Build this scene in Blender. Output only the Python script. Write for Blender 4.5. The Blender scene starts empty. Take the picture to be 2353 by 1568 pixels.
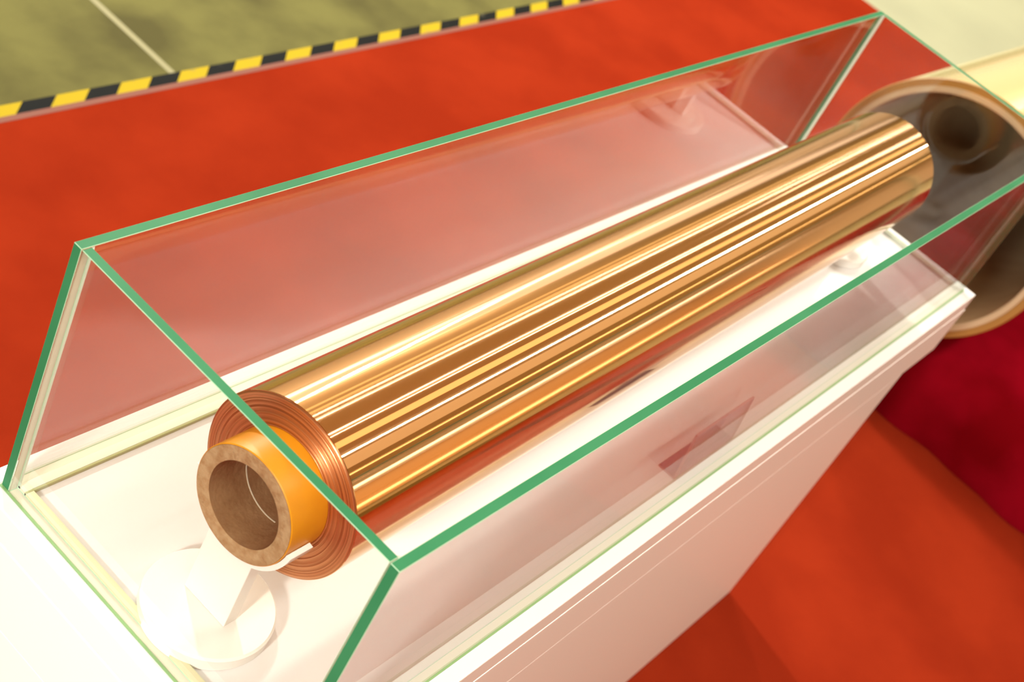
import bpy, bmesh, math, random
from mathutils import Matrix, Vector

# ------------------------------------------------------------------ scene / camera / light
sc = bpy.context.scene
col = sc.collection
random.seed(7)
PI = math.pi

cam_d = bpy.data.cameras.new('camera')
cam = bpy.data.objects.new('camera', cam_d)
col.objects.link(cam)
RIGHT = Vector((0.58898504, -0.70318255, 0.39828498))
DOWN = Vector((-0.28507776, -0.64194041, -0.71178872))
FWD = Vector((0.75619263, 0.30569071, -0.578555))
m = Matrix((RIGHT, -DOWN, -FWD)).transposed().to_4x4()
m.translation = Vector((-0.66066611, -0.25599085, 0.99656512))
cam.matrix_world = m
cam_d.sensor_fit = 'HORIZONTAL'
cam_d.sensor_width = 36.0
cam_d.lens = 3355.05 / 2353 * 36.0
cam_d.clip_start = 0.02
cam_d.dof.use_dof = True
cam_d.dof.focus_distance = 1.30
cam_d.dof.aperture_fstop = 8.0
sc.camera = cam

sc.view_settings.view_transform = 'Standard'
sc.view_settings.look = 'None'
sc.view_settings.gamma = 1.0
sc.view_settings.use_curve_mapping = False
sc.view_settings.exposure = 0.0
sc.cycles.max_bounces = 14
sc.cycles.transparent_max_bounces = 24
sc.cycles.diffuse_bounces = 5
sc.cycles.glossy_bounces = 6
sc.cycles.sample_clamp_indirect = 3.0
sc.cycles.blur_glossy = 1.0
sc.cycles.use_denoising = True

world = bpy.data.worlds.new('world')
sc.world = world
world.use_nodes = True
world.node_tree.nodes['Background'].inputs[0].default_value = (1.0, 0.9, 0.75, 1)
world.node_tree.nodes['Background'].inputs[1].default_value = 0.15

FLOOR_Z = -0.69
CEIL_Z = 3.05
WARM = (1.0, 0.96, 0.89)


def strip_light(name, y, x0, x1, width, rad, color=WARM, z=CEIL_Z - 0.06):
    ld = bpy.data.lights.new(name, 'AREA')
    ld.shape = 'RECTANGLE'
    ld.size = x1 - x0
    ld.size_y = width
    ld.energy = rad * PI * (x1 - x0) * width
    ld.color = color
    o = bpy.data.objects.new(name, ld)
    o.location = ((x0 + x1) / 2, y, z)
    col.objects.link(o)
    return o


def spot_lamp(name, loc, target, size, inten, color=WARM):
    """a round aimed lamp; inten = radiant intensity on its axis"""
    ld = bpy.data.lights.new(name, 'AREA')
    ld.shape = 'DISK'
    ld.size = size
    ld.energy = inten * PI
    ld.color = color
    o = bpy.data.objects.new(name, ld)
    o.location = loc
    d = Vector(target) - Vector(loc)
    o.rotation_euler = d.to_track_quat('-Z', 'Y').to_euler()
    col.objects.link(o)
    return o


# lamps read off the roll's stripes plus added glow panels, all along x
GOLD = (1.0, 0.80, 0.42)
strip_light('ceiling_strip', 1.66, -2.0, 13.0, 0.032, 13.0)
strip_light('ceiling_strip', 1.30, -2.0, 13.0, 0.040, 14.0)
strip_light('ceiling_strip', 0.16, -2.0, 13.0, 0.032, 13.0)
strip_light('ceiling_strip', 0.00, -2.0, 13.0, 0.036, 13.0)
strip_light('glow_panel', -0.62, -2.0, 13.0, 0.36, 1.1, GOLD)
strip_light('ceiling_strip', -1.36, -2.0, 13.0, 0.140, 46.0)
strip_light('glow_panel', -2.05, -2.0, 13.0, 0.90, 0.50, (1.0, 0.84, 0.60))  # added so the ceiling reflects tan in the copper
strip_light('ceiling_strip', -3.40, -2.0, 13.0, 0.10, 4.0, GOLD)
strip_light('ceiling_strip', 1.98, -2.0, 13.0, 0.16, 1.1, GOLD)
strip_light('ceiling_strip', 2.42, -2.0, 13.0, 0.20, 1.0, GOLD)
strip_light('glow_panel', 5.2, -2.0, 13.0, 2.6, 1.0)  # added; stands in for a bright far ceiling mirrored in the copper
strip_light('glow_panel', -6.4, -2.0, 13.0, 0.8, 3.5)  # added to brighten the front wall and the plinth's front face
strip_light('added_wall_fill', 7.5, -2.0, 14.0, 1.4, 3.4)  # added to brighten the back wall mirrored in the copper
# key lamp at the near end, then two spots added to brighten carpet
spot_lamp('aimed_spot', (-3.1, -0.40, 1.65), (0.3, 0.18, 0), 0.30, 64.0)
spot_lamp('aimed_spot', (2.7, 4.60, 2.90), (2.7, 0.90, -0.69), 0.30, 112.0)
spot_lamp('aimed_spot', (5.0, 4.60, 2.90), (4.6, 0.60, -0.69), 0.30, 60.0)
# two small rectangular flood lamps farther along the hall
for fx, fy in ((5.70, 0.78), (6.85, 1.21)):
    strip_light('flood_lamp', fy, fx - 0.25, fx + 0.25, 0.10, 4.0, (1.0, 0.97, 0.93), 2.70)
# low glow added for the bright band reflected in the copper
cl = strip_light('horizon_glow', -7.9, -2.0, 15.0, 0.36, 2.8, (1.0, 0.86, 0.52), 0.10)
cl.rotation_euler = (PI / 2, 0, 0)


# ------------------------------------------------------------------ helpers
def new_mat(name):
    mt = bpy.data.materials.new(name)
    mt.use_nodes = True
    nt = mt.node_tree
    return mt, nt, nt.nodes['Principled BSDF'], nt.nodes['Material Output']


def N(nt, typ, **kw):
    n = nt.nodes.new(typ)
    for k, v in kw.items():
        setattr(n, k, v)
    return n


def simple(name, color, rough=0.5, spec=0.5, metallic=0.0, coat=0.0, noise=None, bump=None, sheen=0.0):
    """noise = (scale, other colour, detail); bump = (scale, distance)"""
    mt, nt, p, out = new_mat(name)
    p.inputs['Base Color'].default_value = (*color, 1)
    p.inputs['Roughness'].default_value = rough
    p.inputs['Specular IOR Level'].default_value = spec
    p.inputs['Metallic'].default_value = metallic
    p.inputs['Coat Weight'].default_value = coat
    p.inputs['Sheen Weight'].default_value = sheen
    tc = N(nt, 'ShaderNodeTexCoord')
    if noise:
        nz = N(nt, 'ShaderNodeTexNoise')
        nz.inputs['Scale'].default_value = noise[0]
        nz.inputs['Detail'].default_value = noise[2]
        nt.links.new(tc.outputs['Object'], nz.inputs['Vector'])
        mp = N(nt, 'ShaderNodeMapRange')
        mp.inputs['From Min'].default_value = 0.38
        mp.inputs['From Max'].default_value = 0.62
        nt.links.new(nz.outputs['Fac'], mp.inputs['Value'])
        mx = N(nt, 'ShaderNodeMix', data_type='RGBA')
        mx.inputs[6].default_value = (*color, 1)
        mx.inputs[7].default_value = (*noise[1], 1)
        nt.links.new(mp.outputs[0], mx.inputs[0])
        nt.links.new(mx.outputs[2], p.inputs['Base Color'])
    if bump:
        nz = N(nt, 'ShaderNodeTexNoise')
        nz.inputs['Scale'].default_value = bump[0]
        nz.inputs['Detail'].default_value = 4
        nt.links.new(tc.outputs['Object'], nz.inputs['Vector'])
        b = N(nt, 'ShaderNodeBump')
        b.inputs['Distance'].default_value = bump[1]
        b.inputs['Strength'].default_value = 1.0
        nt.links.new(nz.outputs['Fac'], b.inputs['Height'])
        nt.links.new(b.outputs[0], p.inputs['Normal'])
    return mt


def link(name, bm, mats=None, parent=None, smooth=False, kind=None, loc=None, rotz=None):
    me = bpy.data.meshes.new(name)
    bmesh.ops.recalc_face_normals(bm, faces=bm.faces)
    bm.to_mesh(me)
    bm.free()
    if mats is not None:
        for mt in (mats if isinstance(mats, (list, tuple)) else [mats]):
            me.materials.append(mt)
    if smooth:
        for f in me.polygons:
            f.use_smooth = True
        me.set_sharp_from_angle(angle=math.radians(35))
    o = bpy.data.objects.new(name, me)
    col.objects.link(o)
    if parent is not None:
        o.parent = parent
    if kind:
        o['kind'] = kind
    if loc is not None:
        o.location = loc
    if rotz is not None:
        o.rotation_euler = (0, 0, rotz)
    return o


def empty(name, label, cat, loc=(0, 0, 0), rotz=0.0, group=None):
    o = bpy.data.objects.new(name, None)
    o.empty_display_size = 0.1
    o.location = loc
    o.rotation_euler = (0, 0, rotz)
    o['label'] = label
    o['category'] = cat
    if group:
        o['group'] = group
    col.objects.link(o)
    return o


def tag(o, label, cat, group=None):
    o['label'] = label
    o['category'] = cat
    if group:
        o['group'] = group
    return o


def add_box(bm, x0, x1, y0, y1, z0, z1, bevel=0.0, seg=2):
    r = bmesh.ops.create_cube(bm, size=1.0)
    vs = r['verts']
    bmesh.ops.scale(bm, vec=(x1 - x0, y1 - y0, z1 - z0), verts=vs)
    bmesh.ops.translate(bm, vec=((x0 + x1) / 2, (y0 + y1) / 2, (z0 + z1) / 2), verts=vs)
    if bevel:
        es = list({e for v in vs for e in v.link_edges})
        bmesh.ops.bevel(bm, geom=es, offset=bevel, segments=seg, profile=0.5, affect='EDGES')
    return bm


def box(x0, x1, y0, y1, z0, z1, bevel=0.0, seg=2):
    return add_box(bmesh.new(), x0, x1, y0, y1, z0, z1, bevel, seg)


def lathe(profile, n=96, axis='x', a0=0.0, a1=2 * PI, closed_profile=True):
    """profile = [(along, radius)]; angle 0 = up, positive towards -y"""
    bm = bmesh.new()
    full = abs(a1 - a0 - 2 * PI) < 1e-6
    cnt = n if full else n + 1
    rings = []
    for i in range(cnt):
        a = a0 + (a1 - a0) * i / n
        ring = []
        for (s, r) in profile:
            if axis == 'x':
                ring.append(bm.verts.new((s, -r * math.sin(a), r * math.cos(a))))
            else:
                ring.append(bm.verts.new((r * math.cos(a), r * math.sin(a), s)))
        rings.append(ring)
    k = len(profile)
    for i in range(n):
        A = rings[i]
        B = rings[(i + 1) % cnt]
        for j in range(k if closed_profile else k - 1):
            j2 = (j + 1) % k
            vs = [A[j], A[j2], B[j2], B[j]]
            bm.faces.new(vs)
    if not full and closed_profile:
        bm.faces.new(rings[0])
        bm.faces.new(list(reversed(rings[-1])))
    bmesh.ops.remove_doubles(bm, verts=bm.verts, dist=1e-6)
    return bm


# ------------------------------------------------------------------ materials
M_carpet = simple('orange_red_carpet', (0.245, 0.022, 0.0063), rough=1.0, spec=0.0,
                  noise=(3.5, (0.205, 0.017, 0.0050), 5), bump=(500, 0.002))
M_crimson = simple('crimson_cloth', (0.20, 0.002, 0.008), rough=1.0, spec=0.0,
                   noise=(4, (0.12, 0.001, 0.003), 5), bump=(300, 0.001))
M_concrete = simple('olive_concrete', (0.118, 0.111, 0.030), rough=0.8, spec=0.08,
                    noise=(3.6, (0.062, 0.056, 0.015), 12), bump=(40, 0.0008))
M_joint = simple('pale_joint_filler', (0.19, 0.175, 0.065), rough=0.7)
M_pale = simple('pale_floor_covering', (0.33, 0.335, 0.21), rough=0.7, spec=0.2, noise=(1.2, (0.28, 0.285, 0.18), 3))
M_edge = simple('pale_pink_edging', (0.17, 0.065, 0.045), rough=0.7, spec=0.1)
M_white = simple('white_laminate', (0.83, 0.80, 0.74), rough=0.30, spec=0.5)
M_acryl = simple('dimmed_gloss_acrylic', (0.64, 0.635, 0.635), rough=0.12, spec=0.5)  # gloss top of the plinth, darkened against the sides to curb overbright light
M_groove = simple('cream_seam', (0.80, 0.76, 0.66), rough=0.35, spec=0.6)  # pale cream line between top board and upper box
M_card = simple('brown_cardboard', (0.27, 0.165, 0.078), rough=0.85, spec=0.1,
                noise=(60, (0.22, 0.13, 0.058), 6), bump=(200, 0.0006))
M_card_end = simple('cut_cardboard', (0.36, 0.245, 0.13), rough=0.9, spec=0.2,
                    noise=(120, (0.28, 0.17, 0.08), 6), bump=(300, 0.0012))
M_amber = simple('amber_film', (0.60, 0.25, 0.004), rough=0.42, spec=0.35,
                 noise=(18, (0.52, 0.205, 0.004), 5))
M_seam = simple('pale_paper_seam', (0.80, 0.68, 0.50), rough=0.8)
M_ceiling = simple('hall_ceiling', (0.62, 0.49, 0.31), rough=0.9)
M_wall = simple('hall_wall', (0.82, 0.72, 0.58), rough=0.9)
M_orange = simple('orange_hall_wall', (0.80, 0.46, 0.20), rough=0.9)
M_film = simple('ochre_film_edge', (0.34, 0.17, 0.035), rough=0.45)
M_tan = simple('tan_core_end', (0.50, 0.37, 0.22), rough=0.8)
M_bigcore = simple('dark_brown_core', (0.52, 0.37, 0.21), rough=0.9, spec=0.05, noise=(9, (0.46, 0.32, 0.18), 4))
M_bead = simple('pale_silicone', (0.42, 0.45, 0.36), rough=0.3, spec=0.6)
M_glued = simple('glued_glass_face', (0.56, 0.55, 0.43), rough=0.3)
M_olive = simple('olive_silicone', (0.27, 0.29, 0.12), rough=0.3, spec=0.6)
M_yellowish = simple('yellowish_silicone', (0.56, 0.54, 0.35), rough=0.3, spec=0.6)
M_bead_green = simple('greenish_silicone', (0.18, 0.32, 0.13), rough=0.3, spec=0.6)


def glass_material():
    mt, nt, p, out = new_mat('clear_pane')
    nt.nodes.remove(p)
    geo = N(nt, 'ShaderNodeNewGeometry')
    mx = N(nt, 'ShaderNodeMix', data_type='FLOAT')
    mx.inputs[2].default_value = 1.52
    mx.inputs[3].default_value = 1 / 1.52
    nt.links.new(geo.outputs['Backfacing'], mx.inputs[0])
    fr = N(nt, 'ShaderNodeFresnel')
    nt.links.new(mx.outputs[0], fr.inputs['IOR'])
    tr = N(nt, 'ShaderNodeBsdfTransparent')
    tr.inputs[0].default_value = (0.975, 0.985, 0.97, 1)
    gl = N(nt, 'ShaderNodeBsdfGlossy')
    gl.inputs['Color'].default_value = (1, 1, 1, 1)
    gl.inputs['Roughness'].default_value = 0.0
    ms = N(nt, 'ShaderNodeMixShader')
    nt.links.new(fr.outputs[0], ms.inputs[0])
    nt.links.new(tr.outputs[0], ms.inputs[1])
    nt.links.new(gl.outputs[0], ms.inputs[2])
    nt.links.new(ms.outputs[0], out.inputs['Surface'])
    return mt


def acrylic_material(name, tint):
    mt = glass_material()
    mt.name = name
    for n in mt.node_tree.nodes:
        if n.type == 'BSDF_TRANSPARENT':
            n.inputs[0].default_value = (*tint, 1)
    return mt


M_glass = glass_material()
M_clear = acrylic_material('reflection_tint_acrylic', (0.74, 0.68, 0.75))  # lavender tint puts the reflections on the clear sheet into its colour
M_clear_edge = simple('acrylic_edge', (0.40, 0.27, 0.27), rough=0.3, spec=0.5)
M_gedge = simple('green_glass_edge', (0.022, 0.145, 0.058), rough=0.5, spec=0.1,
                 noise=(9, (0.032, 0.17, 0.072), 4))
M_cham = simple('ground_glass_arris', (0.30, 0.47, 0.31), rough=0.35, spec=0.6)


def copper_material():
    mt, nt, p, out = new_mat('polished_copper_foil')
    p.inputs['Base Color'].default_value = (1.0, 0.60, 0.30, 1)
    p.inputs['Metallic'].default_value = 1.0
    p.inputs['Roughness'].default_value = 0.075
    p.inputs['Anisotropic'].default_value = 1.0
    p.inputs['Anisotropic Rotation'].default_value = 0.25
    tg = N(nt, 'ShaderNodeTangent', direction_type='RADIAL', axis='X')
    nt.links.new(tg.outputs[0], p.inputs['Tangent'])
    tc = N(nt, 'ShaderNodeTexCoord')
    mp = N(nt, 'ShaderNodeMapping')
    mp.inputs['Scale'].default_value = (0.004, 1, 1)
    nt.links.new(tc.outputs['Object'], mp.inputs['Vector'])
    nz = N(nt, 'ShaderNodeTexNoise')
    nz.inputs['Scale'].default_value = 150
    nz.inputs['Detail'].default_value = 2
    nt.links.new(mp.outputs[0], nz.inputs['Vector'])
    b = N(nt, 'ShaderNodeBump')
    b.inputs['Distance'].default_value = 0.00006
    b.inputs['Strength'].default_value = 1.0
    nt.links.new(nz.outputs['Fac'], b.inputs['Height'])
    nt.links.new(b.outputs[0], p.inputs['Normal'])
    return mt


M_copper = copper_material()


def copper_end_material():
    mt, nt, p, out = new_mat('wound_copper_edge')
    p.inputs['Metallic'].default_value = 0.9
    p.inputs['Roughness'].default_value = 0.34
    p.inputs['Anisotropic'].default_value = 0.8
    p.inputs['Anisotropic Rotation'].default_value = 0.25
    tg = N(nt, 'ShaderNodeTangent', direction_type='RADIAL', axis='X')
    nt.links.new(tg.outputs[0], p.inputs['Tangent'])
    tc = N(nt, 'ShaderNodeTexCoord')
    sx = N(nt, 'ShaderNodeSeparateXYZ')
    nt.links.new(tc.outputs['Object'], sx.inputs[0])
    cx = N(nt, 'ShaderNodeCombineXYZ')
    nt.links.new(sx.outputs['Y'], cx.inputs['X'])
    nt.links.new(sx.outputs['Z'], cx.inputs['Y'])
    ln = N(nt, 'ShaderNodeVectorMath', operation='LENGTH')
    nt.links.new(cx.outputs[0], ln.inputs[0])
    nz = N(nt, 'ShaderNodeTexNoise', noise_dimensions='1D')
    nz.inputs['Scale'].default_value = 480
    nz.inputs['Detail'].default_value = 3
    nt.links.new(ln.outputs['Value'], nz.inputs['W'])
    cr = N(nt, 'ShaderNodeValToRGB')
    cr.color_ramp.elements[0].position = 0.3
    cr.color_ramp.elements[0].color = (0.42, 0.165, 0.065, 1)
    cr.color_ramp.elements[1].position = 0.72
    cr.color_ramp.elements[1].color = (0.78, 0.38, 0.18, 1)
    nt.links.new(nz.outputs['Fac'], cr.inputs[0])
    nt.links.new(cr.outputs[0], p.inputs['Base Color'])
    b = N(nt, 'ShaderNodeBump')
    b.inputs['Distance'].default_value = 0.0012
    b.inputs['Strength'].default_value = 0.8
    nt.links.new(nz.outputs['Fac'], b.inputs['Height'])
    nt.links.new(b.outputs[0], p.inputs['Normal'])
    return mt


M_copper_end = copper_end_material()


def bigfilm_material():
    mt, nt, p, out = new_mat('glossy_yellowish_film')
    p.inputs['Base Color'].default_value = (0.90, 0.74, 0.36, 1)
    p.inputs['Metallic'].default_value = 0.35
    p.inputs['Roughness'].default_value = 0.16
    p.inputs['Coat Weight'].default_value = 0.6
    p.inputs['Coat Roughness'].default_value = 0.08
    return mt


M_bigfilm = bigfilm_material()


def hazard_material():
    mt, nt, p, out = new_mat('black_yellow_tape')
    p.inputs['Roughness'].default_value = 0.7
    p.inputs['Specular IOR Level'].default_value = 0.06
    tc = N(nt, 'ShaderNodeTexCoord')
    sx = N(nt, 'ShaderNodeSeparateXYZ')
    nt.links.new(tc.outputs['Object'], sx.inputs[0])
    # stripe phase: x - slant * y, period 0.1625
    a = N(nt, 'ShaderNodeMath', operation='MULTIPLY_ADD')
    a.inputs[1].default_value = -TAPE_SLANT
    nt.links.new(sx.outputs['Y'], a.inputs[0])
    nt.links.new(sx.outputs['X'], a.inputs[2])
    d = N(nt, 'ShaderNodeMath', operation='DIVIDE')
    d.inputs[1].default_value = 0.1625
    nt.links.new(a.outputs[0], d.inputs[0])
    f = N(nt, 'ShaderNodeMath', operation='FRACT')
    nt.links.new(d.outputs[0], f.inputs[0])
    g = N(nt, 'ShaderNodeMath', operation='GREATER_THAN')
    g.inputs[1].default_value = 0.5
    nt.links.new(f.outputs[0], g.inputs[0])
    mx = N(nt, 'ShaderNodeMix', data_type='RGBA')
    mx.inputs[6].default_value = (0.003, 0.004, 0.003, 1)
    mx.inputs[7].default_value = (0.34, 0.25, 0.006, 1)
    nt.links.new(g.outputs[0], mx.inputs[0])
    nz = N(nt, 'ShaderNodeTexNoise')
    nz.inputs['Scale'].default_value = 25
    nz.inputs['Detail'].default_value = 5
    nt.links.new(tc.outputs['Object'], nz.inputs['Vector'])
    wr = N(nt, 'ShaderNodeMapRange')
    wr.inputs['From Min'].default_value = 0.62
    wr.inputs['From Max'].default_value = 0.72
    wr.inputs['To Max'].default_value = 0.35
    nt.links.new(nz.outputs['Fac'], wr.inputs['Value'])
    m2 = N(nt, 'ShaderNodeMix', data_type='RGBA')
    m2.inputs[7].default_value = (0.14, 0.13, 0.08, 1)
    nt.links.new(wr.outputs[0], m2.inputs[0])
    nt.links.new(mx.outputs[2], m2.inputs[6])
    nt.links.new(m2.outputs[2], p.inputs['Base Color'])
    return mt


# ------------------------------------------------------------------ the hall (setting)
HX0, HX1, HY0, HY1 = -7.0, 15.0, -8.0, 8.5
floor = link('floor', box(HX0, HX1, HY0, HY1, FLOOR_Z - 0.16, FLOOR_Z - 0.012), M_concrete, kind='structure')
JX = 1.44
link('slab', box(HX0, JX - 0.008, HY0, HY1, FLOOR_Z - 0.013, FLOOR_Z - 0.004), M_concrete, floor)
link('slab', box(JX + 0.008, HX1, HY0, HY1, FLOOR_Z - 0.013, FLOOR_Z - 0.004), M_concrete, floor)
link('joint_filler', box(JX - 0.0085, JX + 0.0085, HY0, HY1, FLOOR_Z - 0.013, FLOOR_Z - 0.0035), M_joint, floor)
link('ceiling', box(HX0, HX1, HY0, HY1, CEIL_Z, CEIL_Z + 0.1), M_ceiling, kind='structure')
link('wall_back', box(HX0, HX1, HY1, HY1 + 0.1, FLOOR_Z - 0.16, CEIL_Z + 0.1), M_wall, kind='structure')
link('wall_front', box(HX0, HX1, HY0 - 0.1, HY0, FLOOR_Z - 0.16, CEIL_Z + 0.1), M_orange, kind='structure')
link('wall_left', box(HX0 - 0.1, HX0, HY0, HY1, FLOOR_Z - 0.16, CEIL_Z + 0.1), M_wall, kind='structure')
link('wall_right', box(HX1, HX1 + 0.1, HY0, HY1, FLOOR_Z - 0.16, CEIL_Z + 0.1), M_wall, kind='structure')

# ------------------------------------------------------------------ carpet, tape, pale floor
carpet = empty('red_carpet', 'orange-red needle-felt carpet laid on the floor under the display stand', 'carpet',
               (1.0, 0, FLOOR_Z - 0.004))
link('pile', box(-7.5, 3.487, -3.0, 1.530, 0.0, 0.004), M_carpet, carpet)
link('edging', box(-7.5, 3.487, 1.5301, 1.545, 0.0, 0.0045), M_edge, carpet)['label'] = 'pale pinkish edge strip of the carpet'

TAPE_SLANT = 1.2
M_tape = hazard_material()
tape = link('hazard_tape', box(-6.5, 5.0, -0.0175, 0.0175, 0, 0.0006), M_tape, loc=(0.0625, 1.5630, FLOOR_Z - 0.004))
tag(tape, 'black and yellow striped floor tape along the carpet edge', 'tape')

pale = link('floor_covering', box(0, 7.0, -6.0, 1.52, 0, 0.004, 0.0015, 1), M_pale, loc=(4.4875, 0, FLOOR_Z - 0.004))
tag(pale, 'pale cream floor covering beyond the far end of the carpet', 'floor covering')

# ------------------------------------------------------------------ display plinth
W, L, H, T = 0.362, 1.5326, 0.280, 0.0093
PX0, PX1, PY0, PY1 = -0.016, 1.549, -0.018, 0.379
plinth = empty('display_plinth', 'white display plinth with overhanging top box under the glass case', 'plinth',
               (0.7, 0.18, FLOOR_Z + 0.001))


def rel(bm, parent):
    bmesh.ops.translate(bm, vec=-Vector(parent.location), verts=bm.verts)
    return bm


link('top_board', rel(box(PX0, PX1, PY0, PY1, -0.034, 0.0, 0.0012), plinth), [M_white, M_acryl], plinth)
for f in plinth.children[0].data.polygons:
    if f.normal.z > 0.9:
        f.material_index = 1
link('seam', rel(box(PX0 + 0.0015, PX1 - 0.0015, PY0 + 0.0010, PY1 - 0.0015, -0.0365, -0.034), plinth), M_groove, plinth)
link('upper_box', rel(box(PX0, PX1 + 0.012, PY0, PY1, -0.127, -0.0365, 0.001), plinth), M_white, plinth)
link('pedestal', rel(box(PX0, 1.428, PY0, PY1 - 0.02, FLOOR_Z + 0.001, -0.127, 0.001), plinth), M_white, plinth)

# ------------------------------------------------------------------ glass case
case = empty('glass_case', 'open-topped rectangular glass case with green edges on the white plinth', 'glass case',
             (L / 2, W / 2, 0.0))


def pane(name, x0, x1, y0, y1, z0, z1, thin):
    """slab: the two large faces are clear, the narrow faces green, the arrises pale"""
    bm = box(x0, x1, y0, y1, z0, z1)
    for f in bm.faces:
        n = f.normal
        big = abs(n.y) > 0.9 if thin == 'y' else abs(n.x) > 0.9
        glued = n.z < -0.9 or (thin == 'x' and abs(n.y) > 0.9)
        f.material_index = 0 if big else (3 if glued else 1)
    o = link(name, rel(bm, case), [M_glass, M_gedge, M_cham, M_glued], case)
    bv = o.modifiers.new('arris', 'BEVEL')
    bv.width = 0.0005
    bv.segments = 1
    bv.limit_method = 'ANGLE'
    bv.material = 2
    return o


ZB = 0.0006
pane('glass_panel', 0, L, W - T, W, ZB, H, 'y')
pane('glass_panel', 0, L, 0, T, ZB, H, 'y')
pane('glass_panel', 0, T, T + 0.0006, W - T - 0.0006, ZB, H, 'x')
pane('glass_panel', L - T, L, T + 0.0006, W - T - 0.0006, ZB, H, 'x')


def prism(pts, z0, z1):
    bm = bmesh.new()
    lo = [bm.verts.new((x, y, z0)) for x, y in pts]
    hi = [bm.verts.new((x, y, z1)) for x, y in pts]
    bm.faces.new(lo)
    bm.faces.new(hi)
    for i in range(len(pts)):
        j = (i + 1) % len(pts)
        bm.faces.new([lo[i], lo[j], hi[j], hi[i]])
    return bm


# vertical silicone in the four inner corners
for cx, cy, dx, dy in ((T, W - T, 1, -1), (T, T, 1, 1), (L - T, W - T, -1, -1), (L - T, T, -1, 1)):
    s = 0.0035
    link('silicone_joint', rel(prism([(cx, cy), (cx + dx * s, cy), (cx, cy + dy * s)], 0.002, H - 0.001), case),
         M_bead, case)
# bedding silicone along the foot of the panels, outside and inside
link('silicone_bead', rel(box(0, L, -0.0018, 0.0, 0.0, 0.0012), case), M_bead_green, case)
link('silicone_bead', rel(box(0, L, W, W + 0.0018, 0.0, 0.0012), case), M_bead, case)
link('silicone_bead', rel(box(-0.0022, 0.0, 0.0, W, 0.0, 0.0012), case), M_bead_green, case)
link('bedding_strip', rel(box(T, L - T, W - T - 0.0095, W - T - 0.0003, 0.0, 0.004), case), M_glued, case)
link('silicone_bead', rel(box(T, L - T, W - T - 0.0122, W - T - 0.0096, 0.0, 0.0042, 0.0006), case), M_olive, case)
link('bedding_strip', rel(box(T, T + 0.008, T, W - T - 0.0095, 0.0, 0.004), case), M_yellowish, case)
link('bedding_strip', rel(box(L - T - 0.008, L - T, T, W - T - 0.0095, 0.0, 0.004), case), M_bead, case)

# ------------------------------------------------------------------ copper roll
S = 0.362
RK = 0.0159
RYC, RZC = 0.447 * S, 0.42 * S
XC, XR, XF = 0.135 * S, 0.25 * S, 3.72 * S
RI, RO, RR = 0.1056 * S, 0.1455 * S, 0.2292 * S
roll = empty('copper_foil_roll', 'shiny copper foil roll on an amber-wrapped cardboard core inside the glass case',
             'foil roll', (XC, RYC + RK * XC, RZC), math.atan(RK))
LEN = XF - XC
x_r = XR - XC
# foil body (outer skin)
link('foil', lathe([(x_r, RR - 0.0004), (x_r + 0.0004, RR), (LEN - 0.0004, RR), (LEN, RR - 0.0004),
                    (LEN, RO), (x_r + 0.001, RO)], 160), M_copper, roll, smooth=True)
# wound end: slightly uneven layers
prof = []
r = RO + 0.0002
rn = random.Random(3)
while r < RR - 0.0008:
    prof.append((x_r - rn.uniform(0.0, 0.0008), r))
    r += 0.0016
prof.append((x_r - 0.0001, RR - 0.0005))
prof += [(x_r + 0.0006, RR - 0.0005), (x_r + 0.0006, RO + 0.0002)]
link('wound_end', lathe(prof, 128), M_copper_end, roll, smooth=True)['label'] = 'copper-brown edge of the wound foil layers'
# core
core = link('core_tube', lathe([(0.0, RI + 0.001), (0.0006, RI), (LEN + 0.035, RI), (LEN + 0.035, RO - 0.0008),
                                (0.0, RO - 0.0010)], 96), [M_card, M_card_end], roll, smooth=True)
for f in core.data.polygons:
    if abs(f.normal.x) > 0.8:
        f.material_index = 1
core['label'] = 'brown cardboard core with a cut end'
link('core_wrap', lathe([(0.0002, RO - 0.0008), (0.0010, RO), (LEN + 0.034, RO), (LEN + 0.034, RO - 0.0008)], 96),
     M_amber, roll, smooth=True)['label'] = 'amber film wrapped round the core'


def helix_strip(a0, a1, s0, s1, rad, w, n=40):
    bm = bmesh.new()
    prev = None
    for i in range(n + 1):
        t = i / n
        a = a0 + (a1 - a0) * t
        s = s0 + (s1 - s0) * t
        q = []
        for ds, dr in ((0, 0), (w, 0), (w, -0.0003), (0, -0.0003)):
            rr = rad + dr
            q.append(bm.verts.new((s + ds, -rr * math.sin(a), rr * math.cos(a))))
        if prev:
            for j in range(4):
                bm.faces.new([prev[j], prev[(j + 1) % 4], q[(j + 1) % 4], q[j]])
        else:
            bm.faces.new(q)
        prev = q
    bm.faces.new(list(reversed(prev)))
    return bm


link('paper_seam', helix_strip(-0.35, -3.4, 0.041, 0.043, RI + 0.0001, 0.0012), M_seam, core)

# ------------------------------------------------------------------ white cradle stands
M_stand = simple('white_gloss_plastic', (0.76, 0.745, 0.71), rough=0.22, spec=0.5)


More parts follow.
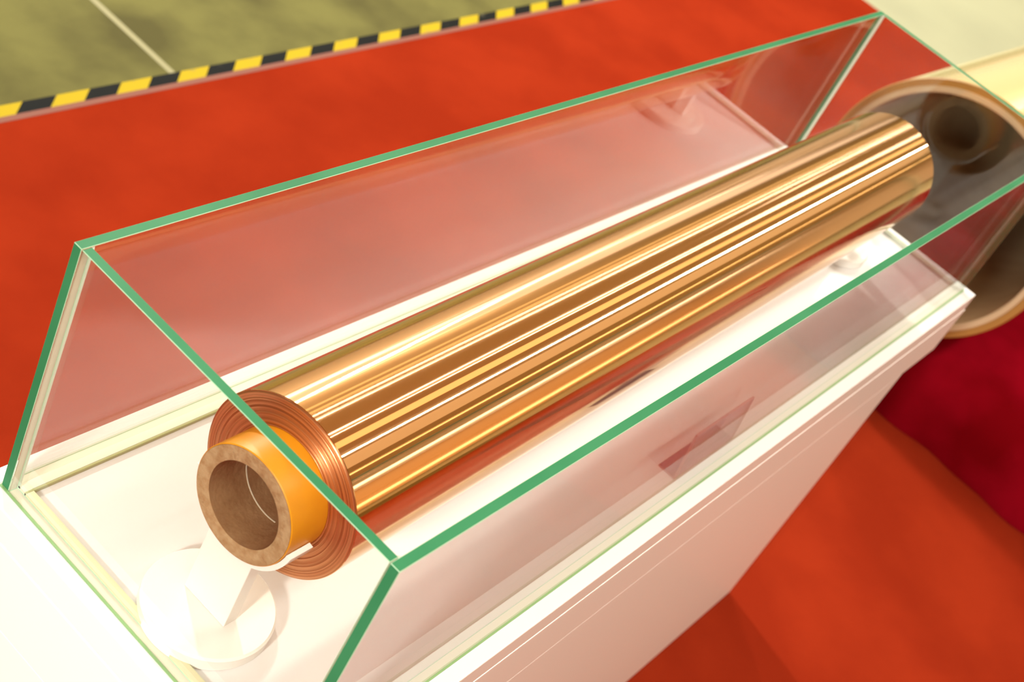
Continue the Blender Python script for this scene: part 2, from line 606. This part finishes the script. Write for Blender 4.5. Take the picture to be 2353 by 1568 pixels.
def cradle_stand(x, label, first=None):
    yc = RYC + RK * x
    if first is None:
        o = empty('cradle_stand', label, 'stand', (x, yc, 0.0), 0, 'white stands under the roll')
        R0 = 0.165 * S
        link('base_disc', lathe([(0, 0.0005), (0, R0 - 0.0010), (0.001, R0), (0.0125, R0), (0.0145, R0 - 0.002),
                                 (0.0145, 0.0005)], 96, axis='z'), M_stand, o, smooth=True)
        ztop = RZC - RO - 0.0015
        link('upright', box(-0.0075, 0.0075, -0.026, 0.026, 0.0146, ztop + 0.006, 0.0008), M_stand, o)
        cr = lathe([(-0.013, RO + 0.0006), (0.013, RO + 0.0006), (0.013, RO + 0.0052), (-0.013, RO + 0.0052)],
                   48, a0=PI - 1.42, a1=PI + 1.42)
        bmesh.ops.translate(cr, vec=(0, 0, RZC), verts=cr.verts)
        link('cradle', cr, M_stand, o, smooth=True)
        return o
    o = first.copy()
    col.objects.link(o)
    o.location = (x, yc, 0)
    o['label'] = label
    for ch in first.children:
        c = ch.copy()
        col.objects.link(c)
        c.parent = o
    return o


st = cradle_stand(0.066, 'white disc-based cradle stand holding the open near core end of the copper roll')
cradle_stand(XF + 0.020, 'white disc-based cradle stand under the far end of the copper roll', st)

# ------------------------------------------------------------------ acrylic label holder
hold = empty('label_holder', 'small clear acrylic L-shaped label holder standing empty inside the front glass', 'label holder',
             (0.654, 0.020, 0.0))


def sheet(name, pts, t, parent):
    """quad sheet given by four corners, thickness t along its normal; narrow faces get the edge material"""
    a, b, c, d = [Vector(q) for q in pts]
    n = (b - a).cross(d - a).normalized() * t
    bm = bmesh.new()
    lo = [bm.verts.new(v) for v in (a, b, c, d)]
    hi = [bm.verts.new(v + n) for v in (a, b, c, d)]
    bm.faces.new(lo).material_index = 0
    bm.faces.new(list(reversed(hi))).material_index = 0
    for i in range(4):
        j = (i + 1) % 4
        bm.faces.new([lo[j], lo[i], hi[i], hi[j]]).material_index = 1
    return link(name, bm, [M_clear, M_clear_edge], parent)


sheet('foot_plate', [(0, 0, 0.0003), (0.136, 0, 0.0003), (0.136, 0.024, 0.0003), (0, 0.024, 0.0003)], 0.0022, hold)
sheet('upright_plate', [(0, -0.001, 0.0026), (0, 0.006, 0.068), (0.136, 0.006, 0.068), (0.136, -0.001, 0.0026)], 0.003, hold)

# ------------------------------------------------------------------ podium with crimson cloth, big film roll
POD_H = 0.19
podium = empty('podium', 'low podium draped in dark crimson cloth at the end of the plinth', 'podium', (3.0, -0.5, FLOOR_Z + 0.001))


def cloth_cover():
    """cloth hanging down the front, rounding softly over the edge and lying on top"""
    bm = bmesh.new()
    RAD = 0.085
    prof = [(-0.735, POD_H * 0.55 * j / 6) for j in range(6)]
    for j in range(11):
        a = PI / 2 * j / 10
        prof.append((-0.735 + RAD - RAD * math.cos(a), POD_H - RAD + RAD * math.sin(a)))
    prof += [(0.2, POD_H), (1.2, POD_H)]
    ny = 70
    g = []
    for i in range(ny + 1):
        y = -1.6 + 2.02 * i / ny
        row = []
        for x, z in prof:
            k = max(0.0, 1 - z / (POD_H - 0.02))
            dx = -0.007 * k * (math.sin(y * 17.0) + 0.6 * math.sin(y * 41.0 + 1.0))
            row.append(bm.verts.new((x + dx, y + 0.5, z + 0.0005 if z < 0.01 else z)))
        g.append(row)
    for i in range(ny):
        for j in range(len(prof) - 1):
            bm.faces.new([g[i][j], g[i + 1][j], g[i + 1][j + 1], g[i][j + 1]])
    bmesh.ops.recalc_face_normals(bm, faces=bm.faces)
    bmesh.ops.solidify(bm, geom=bm.faces, thickness=0.002)
    return bm


link('podium_body', box(-0.64, 1.19, -1.08, 0.90, 0.0, POD_H - 0.006), M_crimson, podium)
link('cloth_cover', cloth_cover(), M_crimson, podium, smooth=True)

BX, BY, BZ, BR = 2.235, 0.234, -0.232, 0.2755
BZ = FLOOR_Z + POD_H + BR + 0.0015
BKI = BR * 0.915
big = empty('film_roll', 'large wide roll of glossy yellowish film on a thick cardboard core lying on the podium', 'film roll',
            (BX, BY, BZ), math.atan(-0.045))
BL = 1.9
link('film', lathe([(0.0, BR - 0.002), (0.002, BR), (BL, BR), (BL, BKI + 0.0075), (0, BKI + 0.0075)], 128), [M_bigfilm, M_film], big,
     smooth=True)
for f in big.children[0].data.polygons:
    if f.normal.x < -0.3:
        f.material_index = 1
bc = link('core_tube', lathe([(-0.004, BKI + 0.007), (BL + 0.01, BKI + 0.007), (BL + 0.01, BKI - 0.006), (-0.002, BKI - 0.006),
                              (-0.004, BKI - 0.004)], 128), [M_bigcore, M_tan], big, smooth=True)
for f in bc.data.polygons:
    if f.normal.x < -0.3:
        f.material_index = 1
bc['label'] = 'dark brown core with a tan rim'
link('core_plug', lathe([(BL - 0.03, 0.0005), (BL - 0.03, BKI - 0.0065), (BL, BKI - 0.0065), (BL, 0.0005)], 96), M_bigcore, big, smooth=True)
